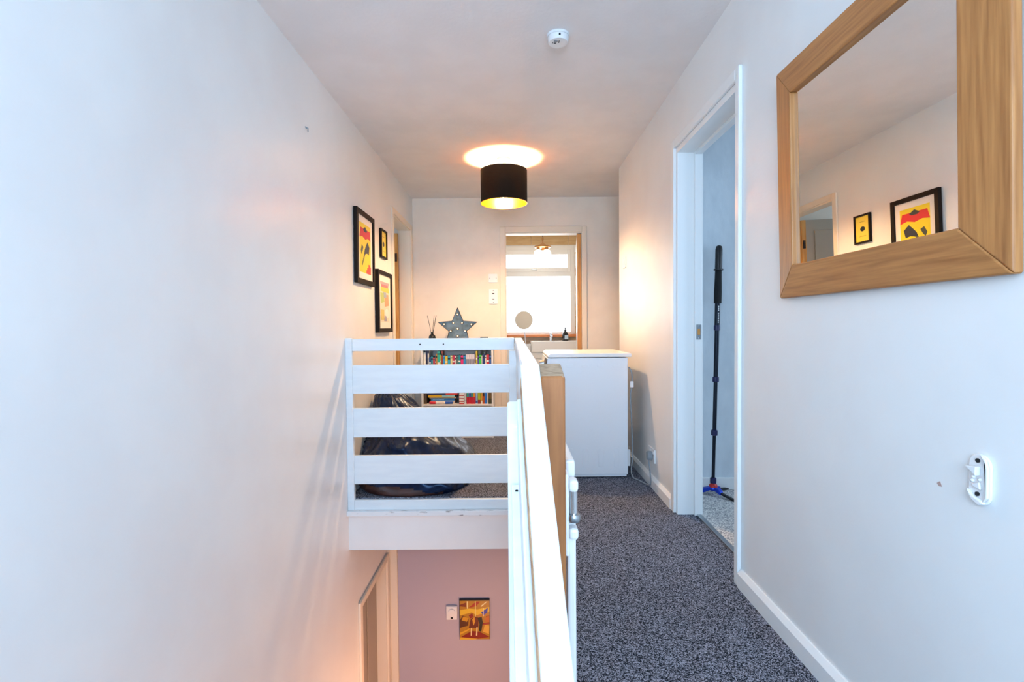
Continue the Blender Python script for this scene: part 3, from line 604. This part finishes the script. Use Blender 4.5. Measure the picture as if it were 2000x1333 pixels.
for i, (nm, hx, a, b, hgt, bd) in enumerate([('white', 'E6E4E0', 62, 70, .205, None), ('white and black', 'EDEBE6', 72, 106, .236, [('101012', .84, .998)]), ('navy', '1A1C4A', 112, 135, .238, None), ('pale', 'D8D6D2', 137, 162, .238, [('14184A', .8, .998)])]):
    book(f'tall {nm} upright folder at the end of the upper shelf', px(a), px(b)-0.0003, 4.775, 0.22, SZ, hgt, hx, bd, 'tall folders on the upper shelf')
LZ = 0.317
Lw = [('red', 'B81828', 678, 766, .235, [('F4F0EA', .05, .08), ('F4F0EA', .11, .2), ('F4F0EA', .23, .32), ('F4F0EA', .36, .45)]), ('pale grey', 'DCDADA', 769, 802, .22, [('3A50A0', .12, .14)]),
 ('red and teal striped', 'C82038', 808, 846, .19, [('2FA89A', .34, .66), ('202020', .8, .95)]), ('red and blue striped', 'CC1C34', 847, 884, .19, [('2A70C0', .34, .66), ('A01820', .8, .99)]), ('red and green striped', 'C82038', 885, 921, .19, [('2A9A80', .34, .66), ('1F6A70', .8, .99)]), ('red and orange striped', 'CE2038', 922, 960, .19, [('EE9A2A', .34, .66), ('3AA8D0', .8, .99)]),
 ('blue and white', '9CC0EA', 965, 1000, .215, [('2A50B0', .05, .12), ('F0F4FA', .5, .7)]), ('yellow green', 'B8C020', 1002, 1050, .225, [('A02030', .0, .16)]), ('gold', 'E0A030', 1054, 1086, .23, [('F4F0E4', .0, .12)]), ('orange and black', 'D05A28', 1089, 1118, .235, [('18181A', .3, .6)]),
 ('bright blue', '2A7ADC', 1121, 1161, .245, None), ('white', 'F0EEEA', 1164, 1184, .235, None), ('dark olive', '4A4424', 1188, 1244, .24, [('7A5A28', .2, .7)])]
for i, (nm, hx, a, b, hgt, bd) in enumerate(Lw):
    book(f'{nm} book standing upright on the lower shelf', px(a)+0.0003, px(b)-0.0003, 4.76 + 0.003*(i % 4), 0.14, LZ, hgt, hx, bd, 'upright books on the lower shelf')
book('tall brown folder at the end of the lower shelf', px(66), px(108), 4.78, 0.22, LZ, .25, '5A4A3C', None, 'upright books on the lower shelf')
# horizontal pile
z = LZ
pile = [('pale grey paperback lying lowest in the pile of books', 170, 600, .026, 'CFCAC2'), ('blue paperback lying second from the shelf in the pile', 180, 590, .022, '2E78C0'), ('cream paperback lying in the pile under the yellow one', 150, 620, .010, 'E9E0C8'), ('yellow paperback lying in the middle of the pile', 130, 600, .024, 'E2B828'), ('navy and red paperback lying in the pile under the green one', 118, 650, .020, '1A2A66'), ('dark green paperback lying in the pile under the pale blue one', 112, 655, .022, '1E4A3A'), ('pale blue paperback lying on top of the pile', 120, 670, .022, '7FA6CC')]
for k, (lb, a, b, h_, hx) in enumerate(pile):
    x0, x1 = px(a), px(b); y0 = 4.790 + 0.006*(k % 3)
    t = thing('book', lb, 'book', ((x0+x1)/2, y0+0.08, z), 'books piled flat on the lower shelf'); W = x1-x0
    new('cover', boxes((-W/2, W/2, -0.08, 0.08, 0, 0.002), (-W/2, W/2, -0.08, 0.08, h_-0.0025, h_-0.0005), (-W/2, W/2, -0.08, -0.078, 0.002, h_-0.0025)), bookmat(hx), t, local=True)
    new('pages', boxes((-W/2+0.003, W/2-0.003, -0.078, 0.077, 0.002, h_-0.0025)), PAGES, t, local=True)
    if k == 1: new('title_marks', boxes(*[(-W/2+(0.08+0.04*q)*W, -W/2+(0.108+0.04*q)*W, -0.0806, -0.08, 0.007, 0.015) for q in range(12)]), bookmat('8CC0EA'), t, local=True)
    if k == 4: new('spine_label', boxes((0.1*W, W/2, -0.0806, -0.08, 0, h_-0.0005)), bookmat('D8301E'), t, local=True)
    if k == 3: new('spine_label', boxes((0.02*W, W/2, -0.0806, -0.08, 0.006, h_-0.0005)), bookmat('8FC8D0'), t, local=True)
    z += h_
mk_ = thing('marker_pen', 'fat red, white and blue marker pen lying in front of the piled books', 'pen', (px(362), 4.770, LZ))
W = px(565)-px(160); mc = Vector((px(362), 4.770, LZ+0.0125))
for nm_, a, b, r_, cl_ in (('cap', -0.5, -0.23, 0.0125, 'D81E34'), ('barrel', -0.23, 0.18, 0.0115, 'F2EEE8'), ('end_sleeve', 0.18, 0.5, 0.0122, '1E56B4')):
    new(nm_, lathe(bmesh.new(), [(0, a*W), (r_*0.8, a*W), (r_, a*W+0.003), (r_, b*W-0.003), (r_*0.8, b*W), (0, b*W)], mc, axis=(1, 0, 0), n=16), bookmat(cl_), mk_, smooth=50)
for q in range(9): box('lettering', (mc.x+(-0.20+0.038*q)*W, mc.x+(-0.174+0.038*q)*W, 4.770-0.0119, 4.770-0.0108, LZ+0.009, LZ+0.016), bookmat('B05A5A'), mk_)
# glass goblet at the back of the upper shelf
gx = px(1100)
gg = thing('glass_goblet', 'clear glass goblet on the upper shelf behind the books', 'glass', (gx, 5.0, SZ))
new('bowl', lathe(bmesh.new(), [(0.006, 0.06), (0.022, 0.075), (0.034, 0.13), (0.042, 0.205), (0.0405, 0.205), (0.0325, 0.132), (0.02, 0.079), (0.0, 0.07)], (gx, 5.0, SZ), n=24), GLS, gg, smooth=50)
new('stem', lathe(bmesh.new(), [(0, 0), (0.03, 0), (0.03, 0.003), (0.006, 0.008), (0.005, 0.058), (0.0, 0.062)], (gx, 5.0, SZ), n=20), GLS, gg, smooth=50)

# ---- on top of the bookcase
SXc, SY = -0.528, 4.90
st = thing('marquee_star', 'weathered zinc marquee star with small bulbs on the bookcase', 'star light', (SXc, SY, BT))
Ro, Ri, zc = 0.199, 0.090, BT + 0.161
star = []
for k in range(10):
    a = math.pi/2 + k*math.pi/5; r = Ro if k % 2 == 0 else Ri; star.append((r*math.cos(a), r*math.sin(a)))
fs_ = lambda u, v, d: (SXc+u, SY+d, zc+v)
bm = bmesh.new(); prism(bm, [(u*0.985, v*0.985) for u, v in star], fs_, 0.004, 0.008); new('face', bm, ZINC, st)
bm = bmesh.new(); nst = len(star)
ov = [[bm.verts.new(fs_(u*s, v*s, d)) for u, v in star] for s, d in ((1.0, -0.016), (1.0, 0.03), (0.975, 0.03), (0.975, -0.016))]
for q in range(4):
    A, B = ov[q], ov[(q+1) % 4]
    for i in range(nst): bm.faces.new((A[i], A[(i+1) % nst], B[(i+1) % nst], B[i]))
new('rim', bm, RUST, st)
for u, v in ((0, 765), (0, 370), (-120, 605), (125, 605), (-375, 640), (385, 650), (-195, 835), (205, 835), (0, 970), (-228, 1085), (232, 1085)):
    uu, vv = u/2918, (758-v)/2918
    so = new('bulb_socket', lathe(bmesh.new(), [(0.0125, 0.0), (0.0125, 0.008), (0.010, 0.010), (0, 0.010)], fs_(uu, vv, 0.004), axis=(0, -1, 0), n=16), RUST, st, smooth=40)
    new('bulb', lathe(bmesh.new(), [(0.0065, 0.010), (0.007, 0.015), (0.005, 0.019), (0, 0.021)], fs_(uu, vv, 0.004), axis=(0, -1, 0), n=12), STARB, so, smooth=60)
dx, dy = -0.770, 4.88
df = thing('reed_diffuser', 'black glass reed diffuser bottle with dark sticks', 'reed diffuser', (dx, dy, BT))
new('bottle', lathe(bmesh.new(), [(0, 0), (0.032, 0.0), (0.034, 0.004), (0.034, 0.075), (0.030, 0.092), (0.020, 0.104), (0.0115, 0.110), (0.0115, 0.130), (0.008, 0.130), (0.008, 0.11)], (dx, dy, BT), n=28), BGLS, df, smooth=45)
new('neck_collar', lathe(bmesh.new(), [(0.0125, 0.112), (0.0135, 0.114), (0.0135, 0.124), (0.0125, 0.126)], (dx, dy, BT), n=20), BLK, df, smooth=45)
for ux, uy in ((-0.045, 0.01), (0.018, 0.012), (0.042, -0.01), (0.038, 0.006)):
    new('reed', cyl(bmesh.new(), (dx - ux*0.22, dy - uy*0.25, BT+0.03), (dx+ux, dy+uy, BT+0.285), 0.0023, n=6), BLK2, df)
tb = thing('trinket_box', 'tiny flat black box on the bookcase beside the star', 'box', (-0.275, 4.90, BT))
box('body', (-0.308, -0.243, 4.87, 4.93, BT, BT+0.058), BLK, tb, bevel=0.002); box('lid', (-0.312, -0.239, 4.866, 4.934, BT+0.058, BT+0.078), BLK, tb, bevel=0.003)

# ================================================================== bathroom fittings
vn = thing('vanity_unit', 'white bathroom vanity unit under the window', 'cabinet', (0.3, 7.08, 0.0))
new('carcass', boxes((-0.35, 0.238, 6.89, 7.295, 0.0, 0.775), (0.238, 1.18, 6.89, 7.295, 0.0, 0.690)), UPVC, vn)
box('worktop', (-0.36, 0.238, 6.87, 7.298, 0.775, 0.795), UPVC, vn, bevel=0.003)
for x0, x1 in ((-0.345, 0.155), (0.16, 0.66), (0.665, 1.175)):
    d = box('drawer', (x0, x1, 6.872, 6.89, 0.40, 0.60), UPVC, vn, bevel=0.002); box('drawer', (x0, x1, 6.872, 6.89, 0.605, 0.77 if x1 < 0.2 else 0.688), UPVC, vn, bevel=0.002); box('door', (x0, x1, 6.872, 6.89, 0.05, 0.395), UPVC, vn, bevel=0.002)
bs = thing('wash_basin', 'wide square cream ceramic wash basin with deep front on the vanity', 'basin', (0.55, 7.02, 0.69))
bm = bmesh.new()
prism(bm, rounded(0.66, 0.46, 0.03, 5), lambda u, v, d: (0.572+u, 7.035+v, d), 0.694, 0.838)
o = new('bowl', bm, CERAM, bs, bevel=0.008, seg=3)
bm = bmesh.new(); lathe(bm, [(0.17, 0.8385), (0.165, 0.8387), (0.0, 0.8388)], (0.572, 7.0, 0), n=32); new('bowl_recess', bm, CERAM, bs, smooth=60)
tp = thing('basin_tap', 'chrome mixer tap on the wash basin', 'tap', (0.525, 7.1, 0.838))
new('body', lathe(bmesh.new(), [(0, 0.838), (0.026, 0.838), (0.024, 0.85), (0.022, 0.93), (0.0, 0.935)], (0.525, 7.1, 0), n=24), CHR, tp, smooth=40)
box('spout', (0.507, 0.543, 6.98, 7.1, 0.892, 0.912), CHR, tp, bevel=0.006)
bm = bmesh.new(); bx(bm, 0.508, 0.542, 7.04, 7.12, 0.936, 0.952); new('lever', bm, CHR, tp, bevel=0.006)
lqx, lqy = 0.715, 7.0
lq = thing('soap_bottle', 'dark pump soap bottle with a pale label beside the tap', 'bottle', (lqx, lqy, 0.838))
new('bottle', lathe(bmesh.new(), [(0, 0.0), (0.040, 0.0), (0.042, 0.004), (0.042, 0.085), (0.036, 0.105), (0.018, 0.125), (0.015, 0.138), (0, 0.138)], (lqx, lqy, 0.839), n=28), BGLS, lq, smooth=45)
new('pump', lathe(bmesh.new(), [(0.017, 0.137), (0.017, 0.150), (0.008, 0.152), (0.008, 0.168), (0.014, 0.170), (0.014, 0.180), (0, 0.181)], (lqx, lqy, 0.839), n=16), BLK, lq, smooth=40)
bm = lathe(bmesh.new(), [(0.0426, 0.02), (0.0426, 0.075)], (lqx, lqy, 0.839), n=40)
bmesh.ops.delete(bm, geom=[f_ for f_ in bm.faces if not (f_.calc_center_median().y < lqy-0.012 and f_.calc_center_median().x > lqx-0.012)], context='FACES')
new('label', bm, mat('soap_label', 'B8CCDA', 0.6), lq)
mx, my, mz = 0.150, 6.95, 1.125
vm = thing('vanity_mirror', 'round chrome magnifying mirror on a stand beside the basin', 'mirror', (mx+0.02, my, 0.795))
new('glass', lathe(bmesh.new(), [(0, 0.012), (0.118, 0.012), (0.118, 0.008)], (mx, my, mz), axis=(-0.25, -1, 0.0), n=48), mat('magnifier_glass', 'E6E0D4', 0.18, 0.85), vm)
new('rim', lathe(bmesh.new(), [(0.117, 0.014), (0.122, 0.014), (0.125, 0.008), (0.122, -0.006), (0, -0.008)], (mx, my, mz), axis=(-0.25, -1, 0.0), n=48), CHR, vm, smooth=40)
bm = bmesh.new(); [cyl(bm, (mx+s*0.122, my, mz), (mx+s*0.135, my, mz), 0.006, n=10) for s in (-1, 1)]; new('pivot', bm, CHR, vm)
new('yoke', tube(bmesh.new(), [(mx+0.132*math.sin(t), my, mz-0.132*math.cos(t)) for t in [math.radians(-90+i*7.5) for i in range(25)]], 0.003, 8), CHR, vm, smooth=60)
new('stand_rod', cyl(bmesh.new(), (mx+0.008, my, mz-0.13), (mx+0.02, my, 0.80), 0.006, n=12), CHR, vm, smooth=40)
new('base', lathe(bmesh.new(), [(0, 0), (0.075, 0), (0.075, 0.006), (0.02, 0.012), (0, 0.012)], (mx+0.02, my, 0.7955), n=32), CHR, vm, smooth=40)
# pendant
PX, PY = 0.385, 6.5
def zz(y): return 1.03 + (639.0-y)*PY/1000 - 0.003
bp = thing('bathroom_pendant', 'small brass bathroom pendant with glowing white globes', 'lamp', (PX, PY, ZC))
new('cord', cyl(bmesh.new(), (PX, PY, 2.12), (PX, PY, ZC), 0.003, n=8), BLK, bp)
new('ceiling_cup', lathe(bmesh.new(), [(0, 2.30), (0.04, 2.305), (0.045, 2.3355)], (PX, PY, 0), n=24), WPLA, bp, smooth=40)
new('finial', lathe(bmesh.new(), [(0.003, 2.165), (0.012, 2.16), (0.014, 2.13), (0.008, 2.115), (0.02, 2.09), (0.05, 2.07), (0.055, 2.055), (0.0, 2.05)], (PX, PY, 0), n=24), mat('aged_brass', 'B98A5A', 0.3, 1.0), bp, smooth=40)
new('ring_plate', lathe(bmesh.new(), [(0.0, 2.052), (0.104, 2.05), (0.104, 2.032), (0.098, 2.03), (0.0, 2.032)], (PX, PY, 0), n=40), MATS['aged_brass'], bp, smooth=40)
for k, ang in enumerate((200, 320, 80)):
    a = math.radians(ang); gx_, gy_ = PX + 0.062*math.cos(a), PY + 0.062*math.sin(a)
    c_ = new('lamp_cup', lathe(bmesh.new(), [(0.0, 2.03), (0.022, 2.03), (0.022, 2.004), (0, 2.002)], (gx_, gy_, 0), n=20), MATS['aged_brass'], bp, smooth=40)
    bm = bmesh.new(); bmesh.ops.create_uvsphere(bm, u_segments=24, v_segments=14, radius=0.054); bmesh.ops.translate(bm, verts=bm.verts[:], vec=(gx_, gy_, 1.951))
    new('globe', bm, GLOBE, c_, smooth=180)

# ================================================================== monopod in the bedroom
mp = thing('camera_monopod', 'black camera monopod with blue collars and small feet leaning in the bedroom doorway', 'monopod', (1.212, 3.10, 0.0))
foot = Vector((1.212, 3.10, 0.055)); top = Vector((1.268, 3.155, 1.52))
ax = (top-foot); Ln = ax.length; ad = ax/Ln
P = lambda s: foot + ad*s
zat = lambda zz_: (zz_-0.055)/ad.z
for a, b, r in ((0.0, 0.375, 0.0095), (0.375, 0.70, 0.0115), (0.70, 1.015, 0.0135), (1.015, 1.20, 0.0155)):
    new('tube_section', cyl(bmesh.new(), P(zat(max(a, 0.06))), P(zat(b+0.01)), r, n=16), TUBE, mp, smooth=40)
for s in (0.085, 0.375, 0.70, 1.015):
    z_ = zat(s); new('twist_lock', lathe(bmesh.new(), [(0.012, -0.018), (0.0185, -0.016), (0.019, 0.0), (0.0185, 0.014), (0.012, 0.018)], P(z_), axis=ad, n=20), mat('navy_collar', '16184A', 0.35) if 'navy_collar' not in MATS else MATS['navy_collar'], mp, smooth=40)
new('grip', lathe(bmesh.new(), [(0.015, 0), (0.022, 0.0), (0.0225, 0.07), (0.020, 0.15), (0.019, 0.20), (0.015, 0.205)], P(zat(1.165)), axis=ad, n=20), BLK2, mp, smooth=40)
new('grip_flange', lathe(bmesh.new(), [(0.015, 0), (0.028, 0.002), (0.028, 0.009), (0.015, 0.011)], P(zat(1.365)), axis=ad, n=20), BLK, mp, smooth=40)
new('head_cap', lathe(bmesh.new(), [(0.018, 0), (0.0205, 0.01), (0.0205, 0.125), (0.017, 0.142), (0.008, 0.148), (0, 0.149)], P(zat(1.372)), axis=ad, n=20), BLK, mp, smooth=50)
bm = bmesh.new()
for q in range(9):
    z_ = 1.045 + q*0.011 + (0.008 if q > 5 else 0); p_ = P(zat(z_)) + Vector((0.001, -0.0156, 0)); bx(bm, p_.x-0.003, p_.x+0.003, p_.y-0.0006, p_.y+0.001, p_.z, p_.z+0.0075)
new('tube_lettering', bm, WPLA, mp)
new('collar', lathe(bmesh.new(), [(0.011, 0), (0.026, 0.0), (0.024, 0.012), (0.014, 0.024), (0.010, 0.024)], (1.213, 3.10, 0.045), n=20), REDM, mp, smooth=40)
new('foot_hub', lathe(bmesh.new(), [(0, 0), (0.024, 0.0), (0.030, 0.010), (0.027, 0.020), (0, 0.022)], (1.212, 3.10, 0.026), n=20), BLUEM, mp, smooth=40)
for k, ang in enumerate((175, 298, 35)):
    a = math.radians(ang); d_ = Vector((math.cos(a), math.sin(a), 0)); s_ = Vector((-d_.y, d_.x, 0)); c0 = Vector((1.212, 3.10, 0))
    bm = bmesh.new(); q = []
    for t_, w_, z0_, z1_ in ((0.014, 0.015, 0.030, 0.050), (0.055, 0.014, 0.014, 0.040), (0.065, 0.011, 0.012, 0.030)):
        q.append([bm.verts.new(c0 + d_*t_ + s_*w_*sg + Vector((0, 0, zz__))) for sg, zz__ in ((-1, z0_), (1, z0_), (1, z1_), (-1, z1_))])
    for A, B in zip(q, q[1:]):
        for i in range(4): bm.faces.new((A[i], A[(i+1) % 4], B[(i+1) % 4], B[i]))
    bm.faces.new(q[0]); bm.faces.new(q[-1][::-1]); fk = new('foot_knuckle', bm, BLUEM, mp, bevel=0.003)
    bm = bmesh.new(); q = []
    for t_, w_, z0_, z1_ in ((0.055, 0.009, 0.014, 0.028), (0.135, 0.009, 0.003, 0.015), (0.155, 0.008, 0.0, 0.010)):
        q.append([bm.verts.new(c0 + d_*t_ + s_*w_*sg + Vector((0, 0, zz__))) for sg, zz__ in ((-1, z0_), (1, z0_), (1, z1_), (-1, z1_))])
    for A, B in zip(q, q[1:]):
        for i in range(4): bm.faces.new((A[i], A[(i+1) % 4], B[(i+1) % 4], B[i]))
    bm.faces.new(q[0]); bm.faces.new(q[-1][::-1]); new('foot', bm, BLK, mp, bevel=0.002)

# ================================================================== lower hall
YL = 4.08
cv = thing('canvas_print', 'small canvas of a yellow and red fairground carousel in the lower hall', 'picture', (-0.335, YL, -1.50))
X0, X1, Z0, Z1 = -0.452, -0.208, -1.483, -1.160
box('canvas', (X0, X1, YL-0.022, YL, Z0, Z1), BLK, cv)
art = [('B8801C', full), ('7A2A10', [(0, .9), (.22, .96), (.22, .84), (0, .86)]), ('A81E10', [(.3, .82), (.55, .98), (.7, .98), (.55, .86)]), ('E8C030', [(0, .62), (.4, .70), (.6, .62), (1, .72), (1, .84), (.6, .78), (.3, .8), (0, .76)]),
 ('F4E8B0', [(.24, .8), (.27, .8), (.27, .99), (.24, .99)]), ('F0DC80', [(.52, .4), (.545, .4), (.545, .99), (.52, .99)]), ('F4E8B0', [(.7, .86), (.9, .98), (.94, .98), (.74, .85)]), ('1430B0', [(.72, .70), (.95, .82), (.93, .70), (.8, .62)]), ('F4E8B0', [(.80, .6), (.815, .6), (.815, .8), (.80, .8)]),
 ('5A2A0C', [(.0, .3), (.28, .36), (.3, .56), (.1, .62), (0, .5)]), ('D89A20', [(.06, .5), (.24, .46), (.3, .56), (.12, .6)]), ('8C1418', [(.3, .62), (.42, .68), (.46, .6), (.36, .54)]), ('6A2010', [(.3, .3), (.62, .3), (.64, .56), (.5, .6), (.36, .52)]),
 ('181410', [(.6, .56), (.74, .58), (.78, .44), (.72, .2), (.64, .22), (.66, .4)]), ('C07A30', [(.62, .64), (.72, .66), (.72, .58), (.62, .57)]), ('8C1A10', [(.03, .06), (.4, .22), (.65, .2), (1, .06), (.6, .02)]), ('E8B830', [(0, .02), (.03, .06), (.6, .02), (.5, 0), (0, 0)]), ('E2A828', [(.0, .12), (.3, .24), (.34, .3), (.0, .18)]),
 ('F2DCA0', [(.36, .1), (.4, .1), (.41, .3), (.37, .3)]), ('F2DCA0', [(.54, .1), (.58, .1), (.6, .32), (.56, .32)]), ('E8B040', [(.78, .2), (.98, .14), (1, .36), (.84, .38)]), ('A02A1A', [(.76, .38), (1, .40), (1, .44), (.78, .42)]), ('C86A20', [(.84, .46), (1, .44), (1, .62), (.88, .6)]), ('E0A030', [(.42, .52), (.5, .6), (.52, .46), (.46, .36)])]
cols = []; bm = bmesh.new()
for k, (c, poly) in enumerate(art):
    if c not in cols: cols.append(c)
    for f_ in prism(bm, [(X0+0.004+(X1-X0-0.006)*a, Z0+(Z1-Z0-0.008)*b) for a, b in poly], lambda u, v, d: (u, YL-0.022-d, v), 0, 0.0004+0.00012*k): f_.material_index = cols.index(c)
new('print', bm, [inkm(c) for c in cols], cv)
th = thing('thermostat', 'small white dial thermostat beside the carousel canvas', 'thermostat', (-0.512, YL, -1.32))
box('body', (-0.557, -0.468, YL-0.026, YL, -1.322, -1.212), WPLA, th, bevel=0.006)
new('dial', lathe(bmesh.new(), [(0.029, 0), (0.028, 0.009), (0.02, 0.012), (0, 0.013)], (-0.5125, YL-0.026, -1.258), axis=(0, -1, 0), n=28), WPLA, th, smooth=45)
box('display', (-0.522, -0.503, YL-0.0275, YL-0.0255, -1.312, -1.298), DARKH, th)
# hall wall light under the landing, lights the foot of the stairs
wl = thing('hall_wall_light', 'warm glass wall light low beside the stairs under the landing', 'lamp', (0.07, 2.75, -1.75))
box('back_plate', (0.052, 0.07, 2.70, 2.80, -1.80, -1.66), WPLA, wl, bevel=0.004)
bm = bmesh.new(); bmesh.ops.create_uvsphere(bm, u_segments=24, v_segments=14, radius=0.07); bmesh.ops.translate(bm, verts=bm.verts[:], vec=(-0.015, 2.75, -1.73)); new('globe', bm, mat('warm_globe', 'FFE0C0', 0.3, emit='FFB070', estr=8), wl, smooth=180)
ld_ = bpy.data.lights.new('hall_wall_light_glow', 'POINT'); ld_.energy = 22; ld_.color = (1.0, 0.50, 0.27); ld_.shadow_soft_size = 0.07
lo = bpy.data.objects.new('hall_wall_light_glow', ld_); C.objects.link(lo); lo.parent = wl; lo.location = (-0.18, 0, 0.02)
